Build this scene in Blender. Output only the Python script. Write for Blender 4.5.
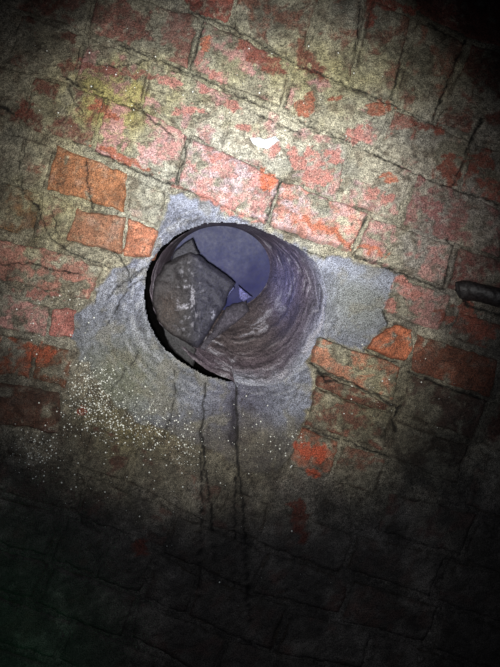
import bpy, math
import numpy as np
from mathutils import Vector

# ------------------------------------------------------------------ camera, world, lamps, exposure
S = 0.0014            # metres of wall per photo pixel
D = 0.76              # camera distance from the wall
Z0 = 1.30             # height of the picture centre above the ground
scn = bpy.context.scene
for o in list(bpy.data.objects):
    bpy.data.objects.remove(o, do_unlink=True)
COL = scn.collection

cam_d = bpy.data.cameras.new('camera'); cam = bpy.data.objects.new('camera', cam_d); COL.objects.link(cam)
cam.location = (0, -D, Z0); cam.rotation_euler = (math.pi/2, 0, 0)
cam_d.sensor_fit = 'VERTICAL'; cam_d.sensor_height = 24
cam_d.lens = 24 * D / (667*S); cam_d.clip_start = 0.01
scn.camera = cam

def WX(px): return (px-250)*S
def WZ(py): return Z0 + (333.5-py)*S

w = bpy.data.worlds.new('tunnel_dark'); scn.world = w; w.use_nodes = True
w.node_tree.nodes['Background'].inputs[0].default_value = (0.35, 0.42, 1.0, 1)
w.node_tree.nodes['Background'].inputs[1].default_value = 0.0035

def spot(name, loc, target, energy, color, size, blend, radius):
    l = bpy.data.lights.new(name, 'SPOT'); l.energy = energy; l.color = color
    l.spot_size = math.radians(size); l.spot_blend = blend; l.shadow_soft_size = radius
    o = bpy.data.objects.new(name, l); COL.objects.link(o); o.location = loc
    d = Vector(target)-Vector(loc); o.rotation_euler = d.to_track_quat('-Z', 'Y').to_euler()
    return o
spot('flashlight', (WX(238), -0.74, WZ(345)), (WX(224), 0, WZ(254)), 26, (1.0, 0.965, 0.90), 62, 1.0, 0.010)
spot('flashlight_core', (WX(238), -0.74, WZ(345)), (WX(236), 0, WZ(180)), 22, (0.90, 0.93, 1.0), 44, 1.0, 0.010)
spot('flashlight_spill', (WX(238), -0.74, WZ(345)), (WX(220), 0, WZ(390)), 3.1, (0.84, 0.90, 1.0), 100, 1.0, 0.010)
spot('green_glow_added', (WX(-20), -0.5, WZ(700)), (WX(-10), 0, WZ(640)), 0.5, (0.08, 1.0, 0.4), 50, 1.0, 0.03)  # added source for a faint green glow; no such lamp is seen

scn.view_settings.view_transform = 'Standard'; scn.view_settings.look = 'None'
scn.view_settings.exposure = 0.4; scn.view_settings.gamma = 1.0
scn.view_settings.use_curve_mapping = False

# ------------------------------------------------------------------ numeric helpers
def lat(ix, iy, seed):
    n = (ix.astype(np.int64)*374761393 + iy.astype(np.int64)*668265263 + seed*982451653) & 0xffffffff
    n = ((n ^ (n >> 13))*1274126177) & 0xffffffff
    n = (n ^ (n >> 16)) & 0xffffff
    return n/float(0xffffff)
def vnoise(x, y, seed=0):
    x = np.asarray(x, float); y = np.asarray(y, float)
    ix = np.floor(x); iy = np.floor(y); fx = x-ix; fy = y-iy
    fx = fx*fx*(3-2*fx); fy = fy*fy*(3-2*fy)
    a = lat(ix, iy, seed); b = lat(ix+1, iy, seed); c = lat(ix, iy+1, seed); d = lat(ix+1, iy+1, seed)
    return (a*(1-fx)+b*fx)*(1-fy)+(c*(1-fx)+d*fx)*fy
def fbm(x, y, scale, octv=4, seed=0, gain=0.55):
    x = np.asarray(x, float)/scale; y = np.asarray(y, float)/scale
    s = 0; a = 1; t = 0
    for k in range(octv):
        s = s+a*vnoise(x+17.3*k, y-9.1*k, seed+k*7); t += a; a *= gain
        x, y = (x*0.8-y*0.6)*2.03, (x*0.6+y*0.8)*2.03
    return s/t
def vor_edge(x, y, scale, seed=0):
    x = np.asarray(x, float)/scale; y = np.asarray(y, float)/scale
    ix = np.floor(x); iy = np.floor(y)
    f1 = np.full(x.shape, 9.0); f2 = np.full(x.shape, 9.0)
    for dx in (-1, 0, 1):
        for dy in (-1, 0, 1):
            cx = ix+dx; cy = iy+dy
            px = cx+lat(cx, cy, seed); py = cy+lat(cx, cy, seed+91)
            d = np.hypot(px-x, py-y)
            f2 = np.where(d < f1, f1, np.minimum(f2, d)); f1 = np.minimum(f1, d)
    return (f2-f1)*scale
def ss(a, b, x):
    t = np.clip((x-a)/(b-a), 0, 1); return t*t*(3-2*t)
def lin(*c):
    c = np.array(c, float)/255.0
    return np.where(c <= 0.04045, c/12.92, ((c+0.055)/1.055)**2.4)
def mix(a, b, t):
    t = np.asarray(t)[..., None]; return a*(1-t)+b*t
def sdpoly(x, y, poly):            # signed distance, negative inside
    p = np.array(poly, float); n = len(p)
    d = np.full(np.shape(x), 1e9); ins = np.zeros(np.shape(x), bool)
    for i in range(n):
        ax, ay = p[i]; bx, by = p[(i+1) % n]
        ex, ey = bx-ax, by-ay
        t = np.clip(((x-ax)*ex+(y-ay)*ey)/(ex*ex+ey*ey+1e-9), 0, 1)
        d = np.minimum(d, np.hypot(x-ax-t*ex, y-ay-t*ey))
        c = ((ay > y) != (by > y)) & (x < (bx-ax)*(y-ay)/((by-ay) if by != ay else 1e-9)+ax)
        ins ^= c
    return np.where(ins, -d, d)
def dline(x, y, pts):
    d = np.full(np.shape(x), 1e9)
    for (ax, ay), (bx, by) in zip(pts[:-1], pts[1:]):
        ex, ey = bx-ax, by-ay
        t = np.clip(((x-ax)*ex+(y-ay)*ey)/(ex*ex+ey*ey+1e-9), 0, 1)
        d = np.minimum(d, np.hypot(x-ax-t*ex, y-ay-t*ey))
    return d

# ------------------------------------------------------------------ materials
def surface_mat(name, rough=0.75, spec=0.35, bump=0.5, fine=900, contrast=0.35):
    m = bpy.data.materials.new(name); m.use_nodes = True
    nt = m.node_tree; N = nt.nodes; L = nt.links; b = N['Principled BSDF']
    at = N.new('ShaderNodeAttribute'); at.attribute_name = 'tone'
    tc = N.new('ShaderNodeTexCoord')
    n1 = N.new('ShaderNodeTexNoise'); n1.inputs['Scale'].default_value = fine*0.6; n1.inputs['Detail'].default_value = 6
    n1.inputs['Roughness'].default_value = 0.7
    L.new(tc.outputs['Object'], n1.inputs['Vector'])
    mr = N.new('ShaderNodeMapRange'); mr.inputs[1].default_value = 0.28; mr.inputs[2].default_value = 0.72
    mr.inputs[3].default_value = 1-contrast; mr.inputs[4].default_value = 1+contrast
    L.new(n1.outputs['Fac'], mr.inputs[0])
    mu = N.new('ShaderNodeVectorMath'); mu.operation = 'SCALE'
    L.new(at.outputs['Color'], mu.inputs[0]); L.new(mr.outputs[0], mu.inputs['Scale'])
    n3 = N.new('ShaderNodeTexNoise'); n3.inputs['Scale'].default_value = fine*0.75; n3.inputs['Detail'].default_value = 2
    L.new(tc.outputs['Object'], n3.inputs['Vector'])
    m3 = N.new('ShaderNodeMapRange'); m3.inputs[1].default_value = 0.36; m3.inputs[2].default_value = 0.60
    m3.inputs[3].default_value = max(0.1, 1-contrast*1.5); m3.inputs[4].default_value = 1+contrast*0.45
    L.new(n3.outputs['Fac'], m3.inputs[0])
    mu2 = N.new('ShaderNodeVectorMath'); mu2.operation = 'SCALE'
    L.new(mu.outputs[0], mu2.inputs[0]); L.new(m3.outputs[0], mu2.inputs['Scale'])
    L.new(mu2.outputs[0], b.inputs['Base Color'])
    n2 = N.new('ShaderNodeTexNoise'); n2.inputs['Scale'].default_value = fine*0.38; n2.inputs['Detail'].default_value = 8
    n2.inputs['Roughness'].default_value = 0.65
    L.new(tc.outputs['Object'], n2.inputs['Vector'])
    bu = N.new('ShaderNodeBump'); bu.inputs['Strength'].default_value = bump; bu.inputs['Distance'].default_value = 0.003
    L.new(n2.outputs['Fac'], bu.inputs['Height']); L.new(bu.outputs[0], b.inputs['Normal'])
    rr = N.new('ShaderNodeMapRange'); rr.inputs[3].default_value = rough-0.2; rr.inputs[4].default_value = min(1, rough+0.15)
    L.new(n1.outputs['Fac'], rr.inputs[0]); L.new(rr.outputs[0], b.inputs['Roughness'])
    b.inputs['Specular IOR Level'].default_value = spec
    return m
M_mortar = surface_mat('limy_mortar', 0.75, 0.35, 1.0, 1000, 0.5)
M_brick = surface_mat('old_brick', 0.72, 0.35, 0.95, 1000, 0.45)
M_cement = surface_mat('damp_cement', 0.62, 0.45, 1.0, 1100, 0.5)
M_bore = surface_mat('dark_pipe_wall', 0.55, 0.4, 0.55, 800, 0.45)
M_smooth = surface_mat('smooth_blue_end', 0.6, 0.3, 0.08, 300, 0.10)
M_stone = surface_mat('rubble_stone', 0.65, 0.4, 0.7, 700, 0.4)
M_rod = surface_mat('rusty_iron', 0.5, 0.5, 0.5, 500, 0.4)
M_void = surface_mat('slot_shade_black', 1.0, 0.0, 0.3)  # for the slot, whose deep shade is painted near-black
M_drop = bpy.data.materials.new('droplets'); M_drop.use_nodes = True
_b = M_drop.node_tree.nodes['Principled BSDF']
_b.inputs['Base Color'].default_value = (0.95, 0.97, 0.9, 1); _b.inputs['Roughness'].default_value = 0.18  # white base colour stands in for the sparkle of the drops
_b.inputs['Specular IOR Level'].default_value = 1.0

# ------------------------------------------------------------------ mesh helper
def mesh_obj(name, verts, faces, tone, mat, parent=None, smooth=True):
    verts = np.asarray(verts, np.float32).reshape(-1, 3); faces = np.asarray(faces, np.int32)
    k = faces.shape[1]
    me = bpy.data.meshes.new(name)
    me.vertices.add(len(verts)); me.vertices.foreach_set('co', verts.ravel())
    me.loops.add(faces.size); me.loops.foreach_set('vertex_index', faces.ravel())
    me.polygons.add(len(faces)); me.polygons.foreach_set('loop_start', np.arange(0, faces.size, k, dtype=np.int32))
    me.polygons.foreach_set('use_smooth', np.full(len(faces), smooth))
    me.update(calc_edges=True)
    if tone is not None:
        a = me.attributes.new('tone', 'FLOAT_COLOR', 'POINT')
        t = np.ones((len(verts), 4), np.float32); t[:, :3] = np.clip(tone, 0.002, 1)
        a.data.foreach_set('color', t.ravel())
    me.materials.append(mat)
    o = bpy.data.objects.new(name, me); COL.objects.link(o)
    if parent: o.parent = parent
    return o
def tag(o, label=None, cat=None, group=None, kind=None):
    if label: o['label'] = label
    if cat: o['category'] = cat
    if group: o['group'] = group
    if kind: o['kind'] = kind
    return o
def empty(name, loc):
    o = bpy.data.objects.new(name, None); o.empty_display_size = 0.02; COL.objects.link(o); o.location = loc
    return o
def attach(root, *kids):             # keep world place while parenting to an Empty
    for k in kids:
        k.parent = root; k.location = Vector(k.location)-Vector(root.location)

# ------------------------------------------------------------------ layout in wall coordinates (photo pixels on the wall plane)
# mouth contour of the pipe opening
MOUTH = [(215,222),(243,224),(272,234),(300,246),(320,264),(329,292),(324,328),(308,360),(284,382),(256,388),(230,382),
         (205,376),(184,364),(164,349),(149,327),(143,301),(143,281),(150,260),(165,242),(188,228)]
MC = (238.0, 303.0)
def polar_r(poly, c, th):
    p = np.array(poly, float)-np.array(c); a = np.arctan2(p[:, 1], p[:, 0]); r = np.hypot(p[:, 0], p[:, 1])
    i = np.argsort(a); a = a[i]; r = r[i]
    a = np.concatenate([a-2*np.pi, a, a+2*np.pi]); r = np.concatenate([r, r, r])
    k = np.array([0.0]); out = 0
    for d in (-0.09, -0.04, 0, 0.04, 0.09): out = out+np.interp(np.mod(th+d+np.pi, 2*np.pi)-np.pi, a, r)
    return out/5
CEMENT = [(165,191),(190,200),(216,209),(266,226),(300,243),(334,254),(372,264),(399,277),(391,296),(384,312),(390,326),(376,338),
          (366,350),(345,345),(318,337),(311,362),(316,384),(305,427),(289,465),(268,478),(250,474),(230,466),(200,446),
          (160,432),(124,410),(104,392),(90,372),(80,350),(72,334),(76,312),(92,295),(103,270),(122,262),(148,256),(158,231)]

LIM = lin(186,180,156); GREY = lin(158,156,142); YEL = lin(176,164,92); WHITE = lin(205,200,184); BROWN = lin(92,76,60)
PINK = lin(206,142,134); ORANGE = lin(216,108,66); RED = lin(160,78,60); BRR = lin(142,88,66); PALE = lin(190,160,140); DKR = lin(120,60,46)
CEM = lin(128,132,146)

# name-less tuples: (TL, TR, BR, BL), exposed amount, colour, lift mm, label
B = [
 # bare bricks left of the collar
 ([(57,144),(128,174),(123,211),(45,189)], 0.97, lin(172,110,64), 4.5, 'bare bright orange brick with a crack across it'),
 ([(76,208),(124,216),(120,254),(66,240)], 0.80, lin(160,104,70), 3.5, 'brown-orange brick below the bare orange one'),
 ([(127,218),(157,230),(149,254),(122,256)], 0.92, lin(196,120,82), 3.5, 'small orange brick end beside the cement'),
 ([(26,138),(54,148),(43,187),(17,182)], 0.12, BRR, 2.0, None),
 ([(131,178),(164,191),(158,226),(127,213)], 0.10, PALE, 2.0, 'pale crusted brick end'),
 ([(44,192),(74,207),(64,239),(36,236)], 0.10, BRR, 2.0, None),
 ([(-8,178),(41,193),(33,236),(-12,226)], 0.45, lin(130,92,52), 2.0, None),
 ([(-8,128),(24,138),(15,181),(-10,174)], 0.15, BRR, 2.0, None),
 ([(-6,238),(60,253),(101,267),(88,300),(36,286),(-6,279)], 0.62, lin(176,116,98), 3.5, None),
 ([(-6,290),(49,308),(44,336),(-6,326)], 0.40, PINK*0.8, 2.5, None),
 ([(53,308),(76,311),(73,341),(48,334)], 0.92, lin(190,112,100), 3.5, 'small pink brick end'),
 ([(-6,334),(34,340),(30,378),(-8,372)], 0.75, lin(150,74,40), 3.0, None),
 ([(38,341),(72,350),(67,388),(34,379)], 0.70, lin(132,78,48), 3.0, None),
 ([(-8,380),(62,392),(60,434),(-8,424)], 0.80, lin(92,56,40), 3.0, None),
 # course directly above the collar
 ([(-8,64),(30,74),(20,128),(-10,118)], 0.2, DKR, 2.0, None),
 ([(36,76),(104,99),(90,148),(24,126)], 0.40, DKR, 2.0, None),
 ([(108,100),(155,116),(187,136),(174,183),(93,150)], 0.58, PINK, 4.5, None),
 ([(190,138),(280,178),(266,222),(177,186)], 0.66, PINK, 5.0, 'pink brick with an orange chipped corner'),
 ([(284,181),(368,214),(349,250),(269,224)], 0.68, lin(208,138,120), 5.0, None),
 ([(372,217),(455,245),(443,287),(354,254)], 0.44, PINK*0.9, 4.0, None),
 ([(459,246),(520,268),(510,306),(447,289)], 0.70, lin(118,66,60), 3.0, None),
 # second course above
 ([(20,12),(84,36),(70,85),(8,62)], 0.30, DKR, 1.8, None),
 ([(88,38),(150,62),(138,110),(74,86)], 0.28, PINK*0.7, 1.6, None),
 ([(154,64),(232,95),(220,148),(189,134),(142,110)], 0.30, PINK, 2.0, None),
 ([(236,97),(350,144),(336,200),(222,151)], 0.20, PINK, 2.0, None),
 ([(354,146),(412,170),(398,222),(340,201)], 0.12, PINK, 2.2, None),
 ([(417,173),(505,210),(500,258),(402,225)], 0.42, lin(150,90,86), 2.5, None),
 # third course
 ([(8,-30),(96,-14),(86,30),(0,4)], 0.45, DKR, 1.8, None),
 ([(100,-14),(199,18),(187,68),(89,32)], 0.55, lin(140,84,70), 2.2, None),
 ([(204,22),(291,62),(280,105),(191,70)], 0.28, PINK, 4.0, None),
 ([(296,65),(391,106),(376,147),(284,108)], 0.22, PINK*0.9, 3.2, None),
 ([(395,108),(472,141),(455,186),(380,150)], 0.14, RED, 3.5, None),
 ([(477,143),(540,166),(525,214),(460,189)], 0.50, RED*0.8, 2.8, None),
 # fourth course and the tall bricks set on end
 ([(165,-30),(236,-10),(229,25),(190,11)], 0.75, RED*0.8, 2.8, None),
 ([(241,-34),(322,-14),(300,62),(235,27)], 0.36, BRR, 2.4, None),
 ([(327,-20),(368,-2),(348,84),(305,64)], 0.34, BRR, 2.4, None),
 ([(373,0),(413,17),(391,102),(352,87)], 0.22, BRR, 2.6, None),
 ([(418,20),(468,42),(432,121),(395,104)], 0.26, BRR, 3.2, 'tall brick set on end with a dark joint at its right'),
 ([(473,44),(534,66),(508,150),(437,122)], 0.35, DKR, 2.6, None),
 ([(395,-60),(540,-50),(540,58),(472,38),(420,14)], 0.85, DKR, 2.0, None),
 # right of the collar
 ([(398,278),(452,296),(440,330),(414,324),(385,311)], 0.34, PINK*0.9, 4.0, None),
 ([(388,327),(398,324),(412,329),(413,345),(405,361),(396,361),(368,350),(374,340)], 1.0, lin(204,112,66), 6.0, 'bright orange broken brick piece'),
 ([(417,333),(498,360),(490,398),(410,371)], 0.78, lin(146,80,52), 3.6, None),
 ([(460,312),(530,332),(520,364),(446,334)], 0.55, lin(130,70,54), 2.6, None),
 ([(319,338),(401,367),(393,401),(352,384),(313,364)], 0.50, lin(196,124,88), 5.0, 'orange brick end above a thin crushed brick'),
 ([(319,374),(352,386),(394,407),(390,411),(350,402),(318,386)], 0.85, lin(120,70,50), 1.5, 'thin crushed brick set back in its joint'),
 ([(317,387),(350,403),(392,414),(384,450),(306,426)], 0.48, lin(140,84,64), 4.0, None),
 ([(301,429),(340,442),(329,478),(288,466)], 0.62, lin(180,104,72), 5.0, 'chipped orange brick end low on the right of the cement'),
 ([(344,444),(386,456),(374,494),(333,480)], 0.35, BRR, 3.0, None),
 ([(409,374),(487,401),(472,440),(399,413)], 0.60, lin(104,74,62), 3.4, None),
 ([(491,402),(548,420),(534,462),(476,442)], 0.6, lin(104,64,50), 3.0, None),
 ([(395,420),(468,445),(456,486),(388,456)], 0.40, BROWN, 3.0, None),
]
manual = [np.array(b[0], float) for b in B]

# exposed red / orange blobs: cx, cy, rx, ry, rot deg, colour
SP = lin(208,136,122); SO = lin(200,114,80); SR = lin(168,90,70)
P = [(205,46,8,7,0,SO),(216,77,7,5,30,SP),(191,111,14,4,-12,SP),(246,127,8,6,0,SP),(215,158,6,5,20,SP),(168,82,12,6,25,SP),
     (320,176,16,10,0,SP),(313,154,8,7,0,SP),(296,158,6,13,-25,SP),(335,158,8,7,20,SP),(389,178,9,6,0,SO),(388,199,9,6,-15,SP),
     (372,194,6,5,0,SP),(358,136,13,8,0,SP),(376,107,12,8,10,SO*0.8),(303,108,8,9,0,SO*0.85),(336,99,10,3,0,SO*0.65),(309,97,9,5,30,SO*0.7),
     (262,60,24,9,32,SR*0.8),(305,57,9,14,-20,BRR),(318,70,14,5,35,SR*0.6),(449,171,13,12,-30,SR*0.7),(482,163,12,12,0,SR*0.6),
     (432,213,9,11,0,lin(170,110,108)),(424,126,16,4,18,SR*0.5),(440,131,8,6,0,SR*0.8),(103,110,13,6,25,SO*0.9),(112,117,8,4,0,SO*0.9),
     (268,183,7,9,20,lin(232,118,72)),(261,175,4,5,0,SO),(402,281,8,6,0,SP),(414,294,14,6,10,SP*0.9),(388,309,8,7,30,SP*0.9),(466,312,13,8,20,SR*0.7),
     (307,449,13,7,15,lin(206,88,50)),(313,475,9,6,10,lin(200,88,52)),(322,452,7,8,0,lin(206,88,50)),(345,242,14,4,28,SO),
     (320,228,22,5,22,SO),(372,250,15,3,22,SO),(125,160,38,3,25,SO*0.85),(214,203,42,3,24,SP),(200,60,5,9,0,SP*0.8),
     (372,2,5,26,10,RED*0.6),(395,4,20,6,15,RED*0.7),(104,70,40,5,8,lin(150,90,76)),(42,355,14,9,0,lin(170,80,46)),(38,294,20,5,10,SP*0.7),
     (25,110,9,10,0,DKR),(82,410,6,4,0,lin(150,70,44)),(180,115,7,4,0,SP),(232,108,8,5,30,SP),(275,150,6,5,0,SP),(203,90,6,4,0,SP),
     (444,316,10,5,25,SR*0.6),(480,330,18,6,20,SR*0.6),(300,520,9,18,0,DKR*0.8),(140,548,10,6,0,DKR*0.8)]
CRACK = [([(462,301),(478,309),(500,314)],3.0),([(318,371),(324,379),(334,381)],3.0),([(204,385),(203,410),(200,430),(203,450),(206,480),(210,500),(213,530),(214,562)],2.1),
         ([(237,380),(235,398),(237,430),(236,448),(239,472),(241,486),(244,510),(246,560),(250,622)],2.8),
         ([(236,478),(235,520),(236,560),(233,602)],2.0),([(201,452),(201,520),(199,600)],0.9),([(172,370),(174,395),(168,425),(163,440)],0.8),
         ([(112,250),(118,254),(122,262),(125,268),(128,281)],1.2),([(36,205),(44,222),(52,238),(64,250),(96,262),(108,268)],1.1),
         ([(128,280),(140,268),(150,262)],1.0),([(0,265),(30,263),(48,268),(80,274)],0.8),([(52,210),(58,232),(50,238)],0.7),([(19,160),(22,190),(36,208)],0.9),
         ([(86,160),(88,185),(92,207)],1.2),([(92,86),(98,91),(103,93)],2.6),([(62,76),(80,86),(92,90)],1.0),([(68,84),(75,104),(82,112)],0.7),
         ([(128,98),(150,118),(174,136)],1.0),([(97,64),(120,67),(147,62)],0.9),([(186,134),(184,160),(174,183)],1.0),([(281,180),(273,200),(265,224)],1.5),
         ([(93,151),(140,172),(175,186)],1.1),([(365,150),(385,160),(407,169)],2.0),([(407,169),(440,186),(456,190),(500,204)],0.8),
         ([(470,144),(460,168),(453,185)],1.0),([(483,120),(476,130),(470,142)],3.0),([(430,22),(438,27),(446,34)],2.2),([(466,40),(455,66),(432,120)],1.5),
         ([(405,48),(398,72),(391,100)],0.5),([(360,0),(358,30),(355,50)],1.3),([(296,120),(360,146)],0.5),([(356,256),(400,272),(445,290)],1.0),
         ([(312,364),(318,368),(322,374),(325,382)],2.5),([(322,374),(350,382),(378,396),(398,410)],1.6),([(344,440),(356,446),(388,456)],1.6),
         ([(384,312),(388,320),(389,326)],1.6),([(304,427),(316,432),(340,440)],0.9),([(408,372),(440,385),(480,398)],1.4),
         ([(252,112),(300,134)],0.7),([(120,45),(186,71),(240,96),(270,111)],0.55),([(190,12),(231,27),(291,61),(345,84),(391,104),(431,124)],0.5),
         ([(204,22),(197,50),(190,70)],0.8),([(365,350),(378,356),(398,364)],0.7),([(0,105),(12,113)],6),([(400,405),(392,420),(396,430)],2.4),
         ([(366,216),(352,250)],0.8),([(447,238),(452,246),(443,288)],0.9),([(300,246),(330,256)],0.6),([(137,352),(110,392)],0.5),
         ([(150,272),(128,286),(118,300),(106,326)],0.7),([(146,262),(120,282),(105,300)],0.7)]
EXTRA = [(310,470,335,500)]

# ---- fields shared by wall, collar and bricks -------------------------------------------------
def warp(x, y, a=5, s=22, seed=40):
    return x+(fbm(x, y, s, 3, seed)-.5)*2*a, y+(fbm(x, y, s, 3, seed+5)-.5)*2*a
def crust_tone(x, y):
    n = fbm(x, y, 60, 4, 3); n2 = fbm(x, y, 14, 4, 8); n3 = fbm(x, y, 3.4, 3, 12)
    c = mix(np.broadcast_to(LIM, x.shape+(3,)), GREY, ss(0.4, 0.62, n))
    yel = 1.15*np.exp(-(((x-112)/58)**2+((y-100)/44)**2))+0.7*np.exp(-(((x-130)/55)**2+((y-425)/38)**2))+0.5*np.exp(-(((x-45)/60)**2+((y-215)/50)**2)) \
        + 0.55*np.exp(-(((x-320)/130)**2+((y-75)/45)**2))+0.45*np.exp(-(((x-365)/45)**2+((y-395)/50)**2))
    c = mix(c, YEL, np.clip(yel*(0.5+fbm(x, y, 16, 4, 82)), 0, 1)*0.85)
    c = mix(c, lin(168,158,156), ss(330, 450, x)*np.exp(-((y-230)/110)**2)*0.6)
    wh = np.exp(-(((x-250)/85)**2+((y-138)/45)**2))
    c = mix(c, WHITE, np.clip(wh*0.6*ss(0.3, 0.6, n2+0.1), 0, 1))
    c = mix(c, LIM*0.62, ss(0.52, 0.66, fbm(x, y, 26, 4, 21))*0.7)          # damp darker film
    c = mix(c, BROWN, ss(0.52, 0.7, fbm(x, y, 9, 4, 33))*0.55)
    far = ss(0.35, 1.0, np.hypot((x-250)/330, (y-190)/(300)))               # browner and darker away from the middle
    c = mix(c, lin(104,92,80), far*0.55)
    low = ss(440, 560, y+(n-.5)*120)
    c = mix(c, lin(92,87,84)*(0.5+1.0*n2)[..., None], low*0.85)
    c = c*(0.42+1.1*n3)[..., None]
    c = c*(0.8+0.4*n2)[..., None]
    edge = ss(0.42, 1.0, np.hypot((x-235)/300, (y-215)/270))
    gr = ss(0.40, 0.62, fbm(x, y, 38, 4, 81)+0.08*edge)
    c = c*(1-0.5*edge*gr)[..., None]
    c = c*(0.6+0.8*fbm(x, y, 1.6, 2, 78))[..., None]
    sp = fbm(x, y, 2.0, 2, 77)
    c = mix(c, lin(55,48,38), ss(0.74, 0.84, sp)*0.7)
    return c
def blob_mask(x, y, b):
    cx, cy, rx, ry, rot = b[:5]; r = math.radians(rot)
    ux = (x-cx)*math.cos(r)+(y-cy)*math.sin(r); uy = -(x-cx)*math.sin(r)+(y-cy)*math.cos(r)
    return np.sqrt((ux/rx)**2+(uy/ry)**2)
def add_marks(x, y, c):
    xw, yw = warp(x, y, 6, 8, 60)
    for b in P:
        sel = (abs(x-b[0]) < max(b[2], b[3])*1.6+6) & (abs(y-b[1]) < max(b[2], b[3])*1.6+6)
        if not sel.any(): continue
        q = blob_mask(xw[sel], yw[sel], b)
        m = 1-ss(0.86, 1.04, q+(fbm(x[sel], y[sel], 6, 4, 64)-.5)*1.9)
        t = (b[5]*0.82+b[5].mean()*0.10)*(0.7+0.5*fbm(x[sel], y[sel], 5, 3, 4))[..., None]
        c[sel] = mix(c[sel], t, m*(0.9-0.4*ss(0.52, 0.7, fbm(x[sel], y[sel], 2.6, 3, 65))))
    # white lime flake smear
    return c
def crack_field(x, y):
    xw, yw = warp(x, y, 2.6, 6, 90); k = np.zeros(x.shape)
    for pts, wd in CRACK:
        a = np.array(pts); sel = (x > a[:, 0].min()-9) & (x < a[:, 0].max()+9) & (y > a[:, 1].min()-9) & (y < a[:, 1].max()+9)
        if not sel.any(): continue
        ww = wd*(-0.05+1.2*fbm(x[sel], y[sel], 9, 3, 95))
        k[sel] = np.maximum(k[sel], 1-ss(ww*0.45, ww*0.45+0.9, dline(xw[sel], yw[sel], pts)))
    return k
def craze(x, y, sc, seed, wd=0.35):
    xw, yw = warp(x, y, 3, 8, seed)
    e = vor_edge(xw, yw, sc, seed)
    return (1-ss(wd, wd+0.7, e))*ss(0.45, 0.6, fbm(x, y, 30, 3, seed+3))
def ground_h(x, y):                  # slow undulation of the whole wall, metres towards the viewer
    return 0.010*(fbm(x, y, 170, 3, 1)-.5)+0.004*(fbm(x, y, 40, 3, 2)-.5)

# ------------------------------------------------------------------ fill courses out of the described area
rng = np.random.RandomState(5)
ang = math.radians(20); ux, uy = math.cos(ang), math.sin(ang); vx, vy = -math.sin(ang), math.cos(ang)
occupied = [list(map(tuple, m)) for m in manual]+[CEMENT]
def is_free(q, tol=4.0):
    c = q.mean(0); pts = [c]+[q[i]*0.86+c*0.14 for i in range(4)]+[(q[i]+q[(i+1) % 4])/2*0.9+c*0.1 for i in range(4)]
    pts = np.array(pts)
    for oc in occupied:
        o = np.array(oc)
        if o[:, 0].min()-60 > c[0] or o[:, 0].max()+60 < c[0] or o[:, 1].min()-60 > c[1] or o[:, 1].max()+60 < c[1]: continue
        if (sdpoly(pts[:, 0], pts[:, 1], oc) < -tol*0.3).any(): return False
        s = sdpoly(np.array([p[0] for p in oc]), np.array([p[1] for p in oc]), [tuple(t) for t in q])
        if (s < -tol).any(): return False
    return True
auto = []
for row in range(-8, 22):
    off = rng.uniform(0, 40)+(47 if row % 2 else 0)
    s = -700+off
    while s < 800:
        L_ = 88 if (rng.rand() < 0.72) else 42
        def quad(s0, L_):
            t0 = row*47.0+8
            cs = [(s0, t0), (s0+L_, t0), (s0+L_, t0+40), (s0, t0+40)]
            return np.array([(250+a*ux+b*vx+rng.uniform(-4, 4), 333+a*uy+b*vy+rng.uniform(-4, 4)+6*math.sin(a/60.0)) for a, b in cs])
        q = quad(s, L_); c = q.mean(0)
        if -150 < c[0] < 650 and -150 < c[1] < 810:
            ok = is_free(q)
            if ok: auto.append(q); occupied.append([tuple(t) for t in q])
            elif L_ > 60:
                for s0 in (s, s+46):
                    q = quad(s0, 42)
                    if is_free(q): auto.append(q); occupied.append([tuple(t) for t in q])
        s += L_+6
NMAN = len(B)
for q in auto:
    c = q.mean(0)
    e = rng.uniform(0.05, 0.4)
    col = [BRR*0.8, DKR, lin(110,84,70), BROWN][rng.randint(4)]
    B.append(([tuple(t) for t in q], e, col, rng.uniform(1.5, 3.5), None))

# ------------------------------------------------------------------ the wall: mortar bed and cement collar on one height field
def axis(lo, a, b, hi):
    return np.concatenate([np.arange(lo, a, 5.0), np.arange(a, b, 1.25), np.arange(b, hi, 5.0)])
xs = axis(-150, -12, 512, 650); ys = axis(-150, -12, 679, 820)
X, Y = np.meshgrid(xs, ys)
H = ground_h(X, Y)
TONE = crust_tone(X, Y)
xw, yw = warp(X, Y, 9, 20, 300); xw, yw = warp(xw, yw, 3, 5, 305)
CD = sdpoly(xw, yw, CEMENT)                                         # <0 in the cement
cem = 1-ss(-3.5, 1.5, CD)
cem_soft = 1-ss(-26, 2, CD)
lower = ss(405, 452, Y+(fbm(X, Y, 25, 3, 9)-.5)*40)
H += 0.0040*(fbm(X, Y, 13, 4, 14)-.5)*(1-0.25*cem)+0.0016*(fbm(X, Y, 4, 3, 15)-.5)*(1-0.2*cem)
INB = np.full(X.shape, 99.0)
for q, e, col, lift, lab in B:
    a = np.array(q); sel = (X > a[:, 0].min()-8) & (X < a[:, 0].max()+8) & (Y > a[:, 1].min()-8) & (Y < a[:, 1].max()+8)
    if sel.any(): INB[sel] = np.minimum(INB[sel], sdpoly(X[sel], Y[sel], q))
H -= 0.007*(1-ss(-4.5, -1.0, INB))*(1-cem)
joint = np.exp(-(np.clip(INB, 0, 50)/1.3)**2)*(INB < 4)*(1-cem)
H -= 0.0012*joint*fbm(X, Y, 18, 3, 50)*2
H += 0.0022*cem*(1-cem_soft)                                        # cement slopped a little over the bricks
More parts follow.
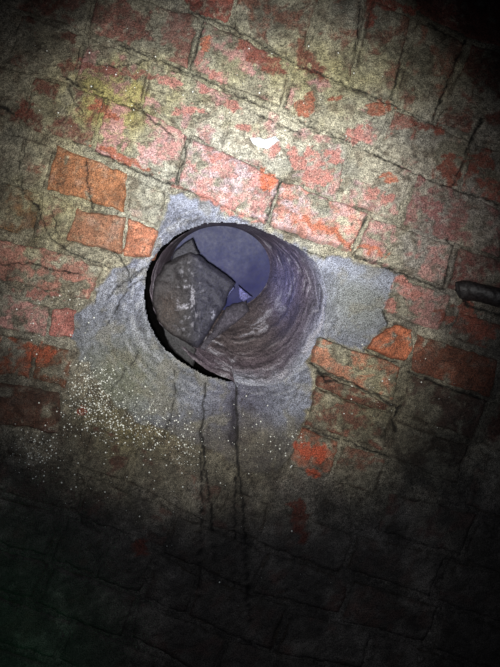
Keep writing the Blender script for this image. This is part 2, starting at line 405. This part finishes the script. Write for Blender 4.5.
# funnel around the mouth
TH = np.arctan2(Y-MC[1], X-MC[0]); R = np.hypot(X-MC[0], Y-MC[1]); MR = polar_r(MOUTH, MC, TH)
MR = MR+(fbm(X, Y, 7, 3, 31)-.5)*2.2
G = R-MR                                                            # px outside of the mouth edge
right = ss(-0.35, 0.55, np.cos(TH-math.radians(28)))               # 1 to the right and lower right
leftw = ss(0.2, 0.95, np.cos(TH-math.radians(175)))
fun = 0.006+0.024*right+0.010*leftw
wid = 26+16*right+22*leftw
def mouth_depth(th):
    r_ = ss(-0.35, 0.55, np.cos(th-math.radians(28))); l_ = ss(0.2, 0.95, np.cos(th-math.radians(175)))
    return 0.006+0.024*r_+0.010*l_
H -= fun*np.exp(-(np.clip(G, 0, 200)/wid)**1.5)
# thin laminated edges of cement on the upper left of the mouth, swirls by trowel
sw = fbm(G*1.0+TH*6, TH*14, 3.2, 3, 55)
near = np.exp(-(np.clip(G, 0, 99)/(24+26*leftw))**2)
H += 0.0034*(sw-.5)*near
K = crack_field(X, Y); CZ = craze(X, Y, 17, 120)*0.6
CZc = craze(X, Y, 10, 150, 0.2)*cem*0.8
H -= 0.0030*K+0.0006*CZ+0.0005*CZc
# cement tones, stains, and crevice shade painted along joints
cc = np.broadcast_to(CEM, X.shape+(3,))*(0.72+0.56*fbm(X, Y, 22, 4, 70))[..., None]*(0.35+1.25*fbm(X, Y, 4, 4, 71))[..., None]*(0.6+0.8*fbm(X, Y, 1.6, 2, 79))[..., None]
cc = mix(cc, lin(120,122,96), np.clip(np.exp(-(((X-120)/52)**2+((Y-380)/48)**2))*1.1, 0, 1)*0.8)
cc = mix(cc, lin(176,178,184), near*ss(0.5, 0.68, sw)*0.6); cc = mix(cc, lin(74,74,84), near*ss(0.5, 0.7, 1-sw)*0.45)
cc = mix(cc, lin(140,144,140), 0.85*ss(0, 1, np.exp(-(((X-362)/34)**2+((Y-300)/40)**2))))
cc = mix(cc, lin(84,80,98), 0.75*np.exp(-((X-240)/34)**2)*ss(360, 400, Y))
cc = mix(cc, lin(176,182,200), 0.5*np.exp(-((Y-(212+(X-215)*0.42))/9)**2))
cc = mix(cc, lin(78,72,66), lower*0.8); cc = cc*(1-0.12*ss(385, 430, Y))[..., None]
cc = mix(cc, LIM*0.5, ss(0.55, 0.68, fbm(X, Y, 17, 4, 74))*0.45)
TONE = add_marks(X, Y, TONE)
TONE = mix(TONE, lin(60,50,40), joint*ss(0.5, 0.62, fbm(X, Y, 20, 3, 52))*0.7)  # joint darkening painted in for crevice shade
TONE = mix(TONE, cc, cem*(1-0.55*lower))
stain = np.exp(-((X-233)/4.0)**2)*ss(392, 405, Y)*(1-ss(440, 448, Y))+1.3*np.exp(-(((X-233)/5)**2+((Y-440)/6)**2))
stain2 = 0.6*np.exp(-((X-(205+(Y-450)*0.08))/5)**2)*ss(460, 500, Y)+0.75*np.exp(-((X-(241+(Y-470)*0.05))/6)**2)*ss(455, 500, Y)
TONE = mix(TONE, lin(30,24,36), np.clip(stain, 0, 1)*0.8)
TONE = mix(TONE, lin(22,20,24), np.clip(stain2, 0, 1)*0.8*(0.5+fbm(X, Y, 10, 3, 73)))
TONE = mix(TONE, lin(14,11,10), np.clip(K*0.92, 0, 1))  # dark cracks; joint lines and a cavity among them are painted shade
TONE = mix(TONE, lin(44,36,32), np.clip(CZ+CZc, 0, 1)*0.6)
hole = (R < MR-0.2)
ny, nx = X.shape
idx = np.arange(ny*nx).reshape(ny, nx)
F = np.stack([idx[1:, :-1], idx[1:, 1:], idx[:-1, 1:], idx[:-1, :-1]], -1)
fh = hole[1:, :-1] | hole[1:, 1:] | hole[:-1, 1:] | hole[:-1, :-1]
fc = (CD < 0)[1:, 1:]
V = np.stack([WX(X), -H, WZ(Y)], -1).reshape(-1, 3)
def sub(name, mask, mat):
    f = F[mask].reshape(-1, 4); u, inv = np.unique(f, return_inverse=True)
    return mesh_obj(name, V[u], inv.reshape(-1, 4), TONE.reshape(-1, 3)[u], mat)
wall = sub('wall_back', ~fh & ~fc, M_mortar); tag(wall, kind='structure')
collar = sub('cement_collar', ~fh & fc, M_cement)
tag(collar, 'rough blue-grey cement collar smeared around the round pipe opening', 'cement')

# ------------------------------------------------------------------ bricks, each a part of the wall
def bilinear_poly(q, ns, nt):
    q = np.array(q, float)
    if len(q) == 4: tl, tr, br, bl = q; top = np.array([tl, tr]); bot = np.array([bl, br])
    else:                           # top chain runs from the first corner to the right-most point, bottom chain back
        k = int(np.argmax(q[:, 0]-0.0*q[:, 1]))
        k = {5: (2 if q[2, 0] > q[1, 0] and q[2,0]-q[1,0] > 20 else 1), 6: 2, 8: 2}.get(len(q), 1)
        top = q[:k+1]; bot = q[k+1:][::-1]
    def resample(ch, n):
        d = np.concatenate([[0], np.cumsum(np.hypot(*np.diff(ch, axis=0).T))]); d /= d[-1]
        s = np.linspace(0, 1, n); return np.stack([np.interp(s, d, ch[:, 0]), np.interp(s, d, ch[:, 1])], -1)
    a = resample(top, ns); b = resample(bot, ns); t = np.linspace(0, 1, nt)[:, None, None]
    return a[None]*(1-t)+b[None]*t
def make_brick(n, q, e, col, lift, lab, hidden=False):
    qa = np.array(q, float); c = qa.mean(0)
    inframe = -20 < c[0] < 520 and -20 < c[1] < 690
    step = 1.45 if (inframe and c[1] < 520) else (3.5 if inframe else 9.0)
    w_ = np.hypot(*(qa[1]-qa[0])) if len(q) == 4 else np.ptp(qa[:, 0]); h_ = np.hypot(*(qa[-1]-qa[0])) if len(q) == 4 else np.ptp(qa[:, 1])
    ns = max(6, int(w_/step)); nt = max(5, int(h_/step))
    G_ = bilinear_poly(q, ns, nt); x = G_[..., 0]; y = G_[..., 1]
    s = np.linspace(-1, 1, ns)[None]*np.ones((nt, 1)); t = np.linspace(-1, 1, nt)[:, None]*np.ones((1, ns))
    # worn outline
    ed = np.maximum(abs(s), abs(t))
    x = x+(fbm(x, y, 11, 3, 200+n % 7)-.5)*6*ss(0.3, 1, ed); y = y+(fbm(x, y, 11, 3, 230+n % 5)-.5)*6*ss(0.3, 1, ed)
    dpx = np.minimum((1-abs(s))*w_/2, (1-abs(t))*h_/2)
    r = np.clip(dpx/3.6, 0, 1); rnd = np.sqrt(1-(1-r)**2)
    J = 0.15+0.85*ss(0.42, 0.6, fbm(x, y, 45, 3, 460))
    if hidden: J = J*0.18
    if e > 0.75: J = np.maximum(J, 0.6)
    h = ground_h(x, y)+lift*0.0006*(0.55+0.45*rnd)-0.006*(1-rnd)*J
    h = h+0.0042*(fbm(x, y, 14, 4, 18)-.5)+0.0018*(fbm(x, y, 4, 3, 19)-.5)
    kk = crack_field(x, y); cz = craze(x, y, 19, 130)*0.7
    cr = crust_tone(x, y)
    xw, yw = warp(x, y, 6, 18, 400)
    m = fbm(xw, yw, 17, 4, 410+n % 3, 0.6)
    th = 0.5+(0.5-e)*0.40
    msk = ss(th-0.07, th+0.05, m)
    if e > 0.9: msk = ss(0.26, 0.36, m)
    h = h-0.0007*msk                                              # crust is a skin above the bare brick
    h = h-0.0022*kk-0.0005*cz
    base = col*(0.72+0.56*fbm(x, y, 8, 4, 420))[..., None]*(0.8+0.4*fbm(x, y, 2.8, 3, 421))[..., None]
    base = mix(base, col*0.45, ss(0.55, 0.7, fbm(x, y, 10, 4, 430))*0.6)
    base = mix(base, lin(200,180,165), ss(0.56, 0.72, fbm(x, y, 13, 4, 440))*0.35*(0.3+0.7*np.exp(-((c[0]-260)/160)**2-((c[1]-190)/90)**2)))
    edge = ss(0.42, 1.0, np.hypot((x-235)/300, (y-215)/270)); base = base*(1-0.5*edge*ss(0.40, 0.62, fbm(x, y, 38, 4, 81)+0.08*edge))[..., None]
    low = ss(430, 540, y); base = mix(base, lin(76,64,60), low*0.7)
    base = mix(base, np.broadcast_to(base.mean(-1)[..., None], base.shape), np.full(x.shape, 0.16))
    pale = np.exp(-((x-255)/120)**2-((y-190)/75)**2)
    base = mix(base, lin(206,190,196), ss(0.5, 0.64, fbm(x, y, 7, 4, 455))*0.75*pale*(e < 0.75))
    g1 = fbm(x, y, 1.7, 2, 456)
    base = base*(0.55+0.9*g1)[..., None]
    veil = 0.72+0.28*e-0.55*ss(0.5, 0.72, fbm(x, y, 3.2, 3, 450))*(1-0.6*(e > 0.75))
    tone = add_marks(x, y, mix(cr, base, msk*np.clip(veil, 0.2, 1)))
    tone = mix(tone, lin(14,11,10), np.clip(kk*0.92, 0, 1)); tone = mix(tone, lin(40,30,28), cz*0.6)  # dark cracks; lines along brick edges are painted crevice shade
    tone = tone*(1-0.25*(1-rnd))[..., None] if e > 2 else tone
    nv = ns*nt
    ii = np.arange(nv).reshape(nt, ns)
    f = np.stack([ii[1:, :-1], ii[1:, 1:], ii[:-1, 1:], ii[:-1, :-1]], -1).reshape(-1, 4)
    v = np.stack([WX(x), -h, WZ(y)], -1).reshape(-1, 3)
    rim = np.concatenate([ii[0, :-1], ii[:-1, -1], ii[-1, :0:-1], ii[:0:-1, 0]])
    back = v[rim].copy(); back[:, 1] = 0.05
    v = np.concatenate([v, back]); tn = tone.reshape(-1, 3); tn = np.concatenate([tn, tn[rim]])
    k = len(rim); bi = nv+np.arange(k)
    side = np.stack([rim, np.roll(rim, -1), np.roll(bi, -1), bi], -1)
    f = np.concatenate([f, side])
    o = mesh_obj('brick', v, f, tn, M_brick, wall)
    if lab: o['label'] = lab
    return o
for n, (q, e, col, lift, lab) in enumerate(B): make_brick(n, q, e, col, lift, lab, n >= NMAN)

# ------------------------------------------------------------------ the pipe in its opening
def PD(px, py, d):                   # a point at depth d in the wall seen at this photo pixel
    k = (D+d)/D
    return np.stack([(px-250)*S*k, d, Z0+(333.5-py)*S*k], -1)
nth = 420
th = np.linspace(-np.pi, np.pi, nth, endpoint=False)
mr = polar_r(MOUTH, MC, th)
mx = MC[0]+mr*np.cos(th); my = MC[1]+mr*np.sin(th)
md = mouth_depth(th)-ground_h(mx, my)
# dark slot behind the lip: from the foot of the mouth round the left side to its top left
deg = np.degrees(th) % 360           # y down: 90 = bottom, 180 = left, 270 = top
gap = np.interp(deg, [0, 91, 95, 110, 127, 150, 180, 205, 236, 244, 360], [0, 0, 3, 6, 9.5, 14, 9, 6, 3, 0, 0])
gapn = gap*(0.85+0.3*fbm(th*30, th*0, 3, 3, 500))
EC = (220.0, 268.0)
fx = EC[0]+50*np.cos(th); fy = EC[1]+42*np.sin(th)
nr = 90
rings = []; tones = []
T = np.linspace(0, 1, nr)
sx = mx-gapn*np.cos(th)+2.5*(gap < 0.5)*np.cos(th); sy = my-gapn*np.sin(th)+2.5*(gap < 0.5)*np.sin(th)
sd = md+0.0008+0.012*ss(0, 4, gap)
for t in T:
    px = sx*(1-t)+fx*t; py = sy*(1-t)+fy*t
    d = sd+(0.135-sd)*(t**1.35)
    px_, py_ = px, py
    tw = th+0.25*t
    wv = fbm(np.cos(th)*18+40, np.sin(th)*18+t*26, 2.6, 4, 510)
    ring = fbm(np.full(nth, t*46)+wv*5, np.cos(th)*5+np.sin(th)*4, 1.6, 3, 520)
    d = d+0.0050*(ring-.5)+0.006*(fbm(px, py, 14, 3, 521)-.5)*ss(0, 0.15, t)*(1-ss(0.85, 1, t))
    lowr = ss(0.2, 0.9, np.cos(th-math.radians(75)))
    base = mix(np.broadcast_to(lin(86,76,84), (nth, 3)), lin(104,108,130), 0.8*(1-ss(0.0, 0.5, t))*ss(0.3, 1, np.cos(th-math.radians(-5)))*np.ones(nth))
    base = mix(base, lin(142,146,158), (1-ss(0, 0.28, t+0.25*(fbm(px, py, 18, 3, 530)-.5)))*0.85*np.ones(nth)*(gap < 1))
    base = mix(base, lin(70,62,56), lowr*0.6*ss(0.15, 0.6, t))
    base = base*(0.65+0.7*fbm(px, py, 10, 4, 531))[..., None]
    stre = ss(0.58, 0.72, ring)*ss(0.35, 0.6, fbm(px, py, 12, 3, 533))
    base = mix(base, lin(166,164,172), stre*0.55)
    base = mix(base, lin(34,30,34), ss(0.56, 0.7, 1-ring)*0.6)
    blue = np.exp(-(((px-285)/16)**2+((py-285)/38)**2))
    base = mix(base, lin(90,92,140), blue*0.5)
    rings.append(PD(px, py, d)); tones.append(base)
Vb = np.array(rings).reshape(-1, 3); Tb = np.array(tones).reshape(-1, 3)
ii = np.arange(nr*nth).reshape(nr, nth); jj = np.roll(ii, -1, axis=1)
Fb = np.stack([ii[:-1], jj[:-1], jj[1:], ii[1:]], -1).reshape(-1, 4)
# slot: lip goes back and outwards, inner piece goes back too, closed behind
def skirt(seq, tone):
    n0 = len(seq); v = np.array(seq).reshape(-1, 3); i = np.arange(n0*nth).reshape(n0, nth); j = np.roll(i, -1, axis=1)
    return v, np.stack([i[:-1], j[:-1], j[1:], i[1:]], -1).reshape(-1, 4), np.broadcast_to(tone, (n0*nth, 3))
root = empty('drain_pipe', (WX(215), 0.14, WZ(330)))
tag(root, 'round dark pipe opening sunk in the wall, streaked inside, flaring to the right', 'pipe')
bore = mesh_obj('pipe_bore', Vb, Fb, Tb, M_bore)
ox = mx+3*np.cos(th); oy = my+3*np.sin(th)
v, f, t_ = skirt([PD(mx+1.5*np.cos(th), my+1.5*np.sin(th), md+0.0015), PD(mx+9*np.cos(th), my+9*np.sin(th), md+0.007), PD(mx+16*np.cos(th), my+16*np.sin(th), md+0.03), PD(ox+13*np.cos(th), oy+13*np.sin(th), md+0.2),
                  PD(sx, sy, sd+0.2), PD(sx, sy, sd)], lin(10,9,9))  # near-black tone paints the shade inside the slot
slot = mesh_obj('pipe_shell', v, f, t_, M_void)
# closed far end: shallow dish with a smooth blue face
na = 40; rr = np.linspace(0, 1, na)[:, None]
ex = EC[0]+rr*54*np.cos(th)[None]; ey = EC[1]+rr*46*np.sin(th)[None]
ed = 0.142+0.010*(1-rr**2)+0.004*(fbm(ex, ey, 30, 3, 540)-.5)
et = np.broadcast_to(lin(90,98,170), ex.shape+(3,))
et = mix(et, lin(106,110,156), ss(0.3, 0.9, 1-(ey-225)/60)*0.6)
et = mix(et, lin(66,64,158), 0.75*ss(0.35, 0.75, (ey-236+(fbm(ex, ey, 16, 4, 541)-.5)*26)/50)*ss(-10, 12, (ex-212)+ (ey-262)*-0.2))
et = et*np.array([0.085, 0.092, 0.14])*(0.88+0.24*fbm(ex, ey, 9, 4, 543))[..., None]
ii = np.arange(na*nth).reshape(na, nth); jj = np.roll(ii, -1, axis=1)
end = mesh_obj('pipe_end', PD(ex, ey, ed).reshape(-1, 3), np.stack([ii[:-1], ii[1:], jj[1:], jj[:-1]], -1).reshape(-1, 4), et.reshape(-1, 3), M_smooth)
end['label'] = 'smooth blue-grey far end'
attach(root, bore, slot, end)

# ------------------------------------------------------------------ rubble lying in the pipe
def chunk(name, poly, depth, thick, col, label, cat='stone', group=None, tilt=(0, 0), rough=0.0035, round_px=5, mat=None, wob=2.2, seed=0, speck=None, on_wall=False, ratio=0.9):
    poly = np.array(poly, float); c = poly.mean(0); nt_ = 150; n_r = 34
    # walk the outline evenly
    pc = np.vstack([poly, poly[:1]]); dd = np.concatenate([[0], np.cumsum(np.hypot(*np.diff(pc, axis=0).T))]); u = np.linspace(0, dd[-1], nt_, endpoint=False)
    bx = np.interp(u, dd, pc[:, 0]); by = np.interp(u, dd, pc[:, 1])
    bx = bx+(fbm(u, u*0+seed, 9, 3, 600+seed)-.5)*2*wob; by = by+(fbm(u, u*0+seed+50, 9, 3, 610+seed)-.5)*2*wob
    k = np.linspace(0, 1, n_r)[:, None]; k = 1-(1-k)**1.25
    x = c[0]+k*(bx-c[0]); y = c[1]+k*(by-c[1])
    dist = (1-k)*np.hypot(bx-c[0], by-c[1])
    r = np.clip(dist/round_px, 0, 1); rnd = np.sqrt(1-(1-r)**2)
    d = depth+tilt[0]*(x-c[0])+tilt[1]*(y-c[1])+(1-rnd)*min(thick*0.35, 0.009)-rough*2*(fbm(x, y, 16, 4, 620+seed)-.5)-rough*0.6*(fbm(x, y, 4, 3, 621+seed)-.5)
    if on_wall: d = d-ground_h(x, y)
    t = np.broadcast_to(np.array(col), x.shape+(3,))*(0.6+0.8*fbm(x, y, 10, 4, 630+seed))[..., None]*(0.75+0.5*fbm(x, y, 3, 3, 631))[..., None]
    if speck is not None:
        t = mix(t, lin(44,44,60), 0.7*ss(-4, 14, x-speck[0]))
        t = mix(t, lin(66,54,46), 0.6*np.exp(-(((x-168)/12)**2+((y-310)/22)**2)))
        sm = ss(0.6, 0.72, fbm(x, y, 3.5, 3, 640))*np.exp(-(((x-speck[0])/speck[2])**2+((y-speck[1])/speck[3])**2))
        t = mix(t, lin(150,148,156), sm*0.8)
    rings_ = [PD(x[i], y[i], d[i]) for i in range(n_r)]
    last = PD(x[-1], y[-1], d[-1]+thick); rings_.append(last)
    cx = PD(c[0]+(x[-1]-c[0])*0.05, c[1]+(y[-1]-c[1])*0.05, d[-1]*0+depth+thick*1.3); rings_.append(cx)
    t = np.concatenate([t.reshape(-1, 3), t[-1], t[-1]])
    m = n_r+2; i = np.arange(m*nt_).reshape(m, nt_); j = np.roll(i, -1, axis=1)
    v = np.array(rings_).reshape(-1, 3)
    o = mesh_obj(name, v, np.stack([i[:-1], i[1:], j[1:], j[:-1]], -1).reshape(-1, 4), t, mat or M_stone)
    bc = v.mean(0); me = o.data; co = (v-bc).astype(np.float32); me.vertices.foreach_set('co', co.ravel()); o.location = bc; me.update()
    tag(o, label, cat, group); return o
GR = 'loose rubble inside the pipe opening'
chunk('rubble_slab', [(176,258),(190,252),(201,255),(209,263),(222,272),(236,283),(229,292),(226,304),(217,318),(207,336),(197,349),(184,342),(168,332),(157,320),(152,302),(154,282),(163,265)],
      0.030, 0.10, lin(42,39,41), 'large brown flat stone filling the left of the pipe, left of the blue end', 'stone', GR, tilt=(0.00050, -0.0001), seed=1, speck=(188,300,12,32), rough=0.006, round_px=7, wob=1.4)
chunk('rubble_stone', [(164,324),(172,331),(184,341),(197,349),(193,366),(182,360),(172,349),(165,338)],
      0.028, 0.05, lin(48,47,49), 'dark grey wedge stone under the large brown slab, by the black gap', 'stone', GR, tilt=(0.0003, 0.0002), seed=2, rough=0.002, round_px=2)
chunk('rubble_stone', [(174,252),(183,243),(192,238),(199,254),(190,255),(181,259),(168,266)],
      0.044, 0.06, lin(44,43,50), 'small dark stone above the large brown slab at the top left of the pipe', 'stone', GR, seed=3, rough=0.0015, round_px=2, wob=1)
chunk('rubble_stone', [(238,303),(246,300),(250,310),(240,321),(226,331),(213,341),(204,350),(199,348),(209,336),(218,320),(227,306)],
      0.074, 0.05, lin(66,62,70), 'long grey-brown stone lying right of the large brown slab', 'stone', GR, tilt=(0.0006, -0.0008), seed=4, rough=0.003, round_px=7)
chunk('rubble_shard', [(222,290),(232,282),(234,288),(228,296),(225,301)], 0.080, 0.012, lin(96,98,140), 'small pale blue shard touching the slab edge below the blue end', 'shard', GR, seed=5, rough=0.001, round_px=2, wob=0.6)
chunk('rubble_shard', [(238,285),(241,288),(252,297),(244,302),(239,298)], 0.082, 0.012, lin(74,74,116), 'violet shard just right of the pale blue shard', 'shard', GR, seed=6, rough=0.001, round_px=2, wob=0.6)
chunk('rubble_shard', [(210,312),(214,309),(216,315),(213,321),(209,318)], 0.036, 0.01, lin(112,112,126), 'tiny pale grey shard on the right edge of the large brown slab', 'shard', GR, seed=7, rough=0.001, round_px=2, wob=0.6)
chunk('lime_flake', [(250,138),(258,137),(266,139),(276,136),(280,141),(272,145),(266,149),(258,147),(253,143)], -0.0035, 0.006, lin(238,242,246),
      'small white lime flake stuck on the wall above the pipe', 'flake', None, seed=8, rough=0.0012, round_px=2, wob=1.6, on_wall=True)

# ------------------------------------------------------------------ iron stub poking from a broken joint at the right edge
n1, n2 = 60, 36
path = np.array([(452,289,0.014),(458,290,0.004),(470,291,-0.006),(486,296,-0.012),(504,302,-0.016),(530,312,-0.020)], float)
s = np.linspace(0, 1, n1); sp = np.linspace(0, 1, len(path))
cxp = np.interp(s, sp, path[:, 0]); cyp = np.interp(s, sp, path[:, 1]); czp = np.interp(s, sp, path[:, 2])
rad = np.interp(s, [0, .05, .15, 1], [5, 8.5, 10, 10])*S
aa = np.linspace(0, 2*np.pi, n2, endpoint=False)
pts = []; tn = []
for i in range(n1):
    rr_ = rad[i]*(1+0.22*(fbm(aa*3+i*.4, np.full(n2, i*0.6), 2.0, 3, 700)-.5))
    pts.append(np.stack([WX(cxp[i])-0.3*rr_*np.sin(aa), czp[i]+rr_*np.cos(aa), WZ(cyp[i])+rr_*np.sin(aa)], -1))
    tn.append(np.broadcast_to(lin(40,37,38), (n2, 3))*(0.5+fbm(aa*4, np.full(n2, i*1.0), 2, 3, 701))[:, None])
v = np.array(pts).reshape(-1, 3); i = np.arange(n1*n2).reshape(n1, n2); j = np.roll(i, -1, axis=1)
rod = mesh_obj('iron_rod', v, np.stack([i[:-1], j[:-1], j[1:], i[1:]], -1).reshape(-1, 4), np.array(tn).reshape(-1, 3), M_rod)
tag(rod, 'dark iron rod stub sticking out of the bricks at the right edge', 'rod')

# ------------------------------------------------------------------ glittering droplets on the damp crust
rg = np.random.RandomState(11)
zones = [(92,402,20,24,230),(120,415,34,22,260),(150,432,34,18,150),(92,378,13,14,120),(38,452,20,18,110),(186,446,9,22,60),(285,440,14,18,36),(400,390,50,34,22),(60,340,26,60,26),
         (120,90,60,50,26),(240,90,110,50,26),(120,480,70,40,30),(200,500,110,60,16),(245,440,30,30,40),(60,310,30,30,16)]
pp = []
for cx, cy, sx_, sy_, n in zones:
    n = int(n*1.5)
    a = rg.normal(size=(n, 2)); pp.append(np.stack([cx+a[:, 0]*sx_*0.7, cy+a[:, 1]*sy_*0.7], -1))
pp = np.concatenate(pp); g = np.hypot(pp[:, 0]-MC[0], pp[:, 1]-MC[1])-polar_r(MOUTH, MC, np.arctan2(pp[:, 1]-MC[1], pp[:, 0]-MC[0]))
pp = pp[(g > 4) & (pp[:, 0] > 0) & (pp[:, 0] < 500)]
xi = np.clip(np.searchsorted(xs, pp[:, 0]), 0, nx-1); yi = np.clip(np.searchsorted(ys, pp[:, 1]), 0, ny-1)
hh = H[yi, xi]
inb = INB[yi, xi] < -1.5
for q, e, col, lift, lab in B:
    m = sdpoly(pp[:, 0], pp[:, 1], q) < -1.5
    hh[m] = ground_h(pp[m, 0], pp[m, 1])+lift*0.001
r = (0.38+1.0*rg.rand(len(pp))**3)*S*0.85
oct_v = np.array([(1,0,0),(-1,0,0),(0,1,0),(0,-1,0),(0,0,1),(0,0,-1)], float)
oct_f = np.array([(0,2,4),(2,1,4),(1,3,4),(3,0,4),(2,0,5),(1,2,5),(3,1,5),(0,3,5)])
cen = np.stack([WX(pp[:, 0]), -hh-r*0.3, WZ(pp[:, 1])], -1)
v = (cen[:, None]+oct_v[None]*r[:, None, None]).reshape(-1, 3)
f = (oct_f[None]+6*np.arange(len(pp))[:, None, None]).reshape(-1, 3)
dr = mesh_obj('water_droplets', v, f, None, M_drop)
tag(dr, 'tiny glittering water droplets scattered over the crusted wall', 'droplets', kind='stuff')
print('verts', sum(len(o.data.vertices) for o in bpy.data.objects if o.type == 'MESH'), 'bricks', len(B))
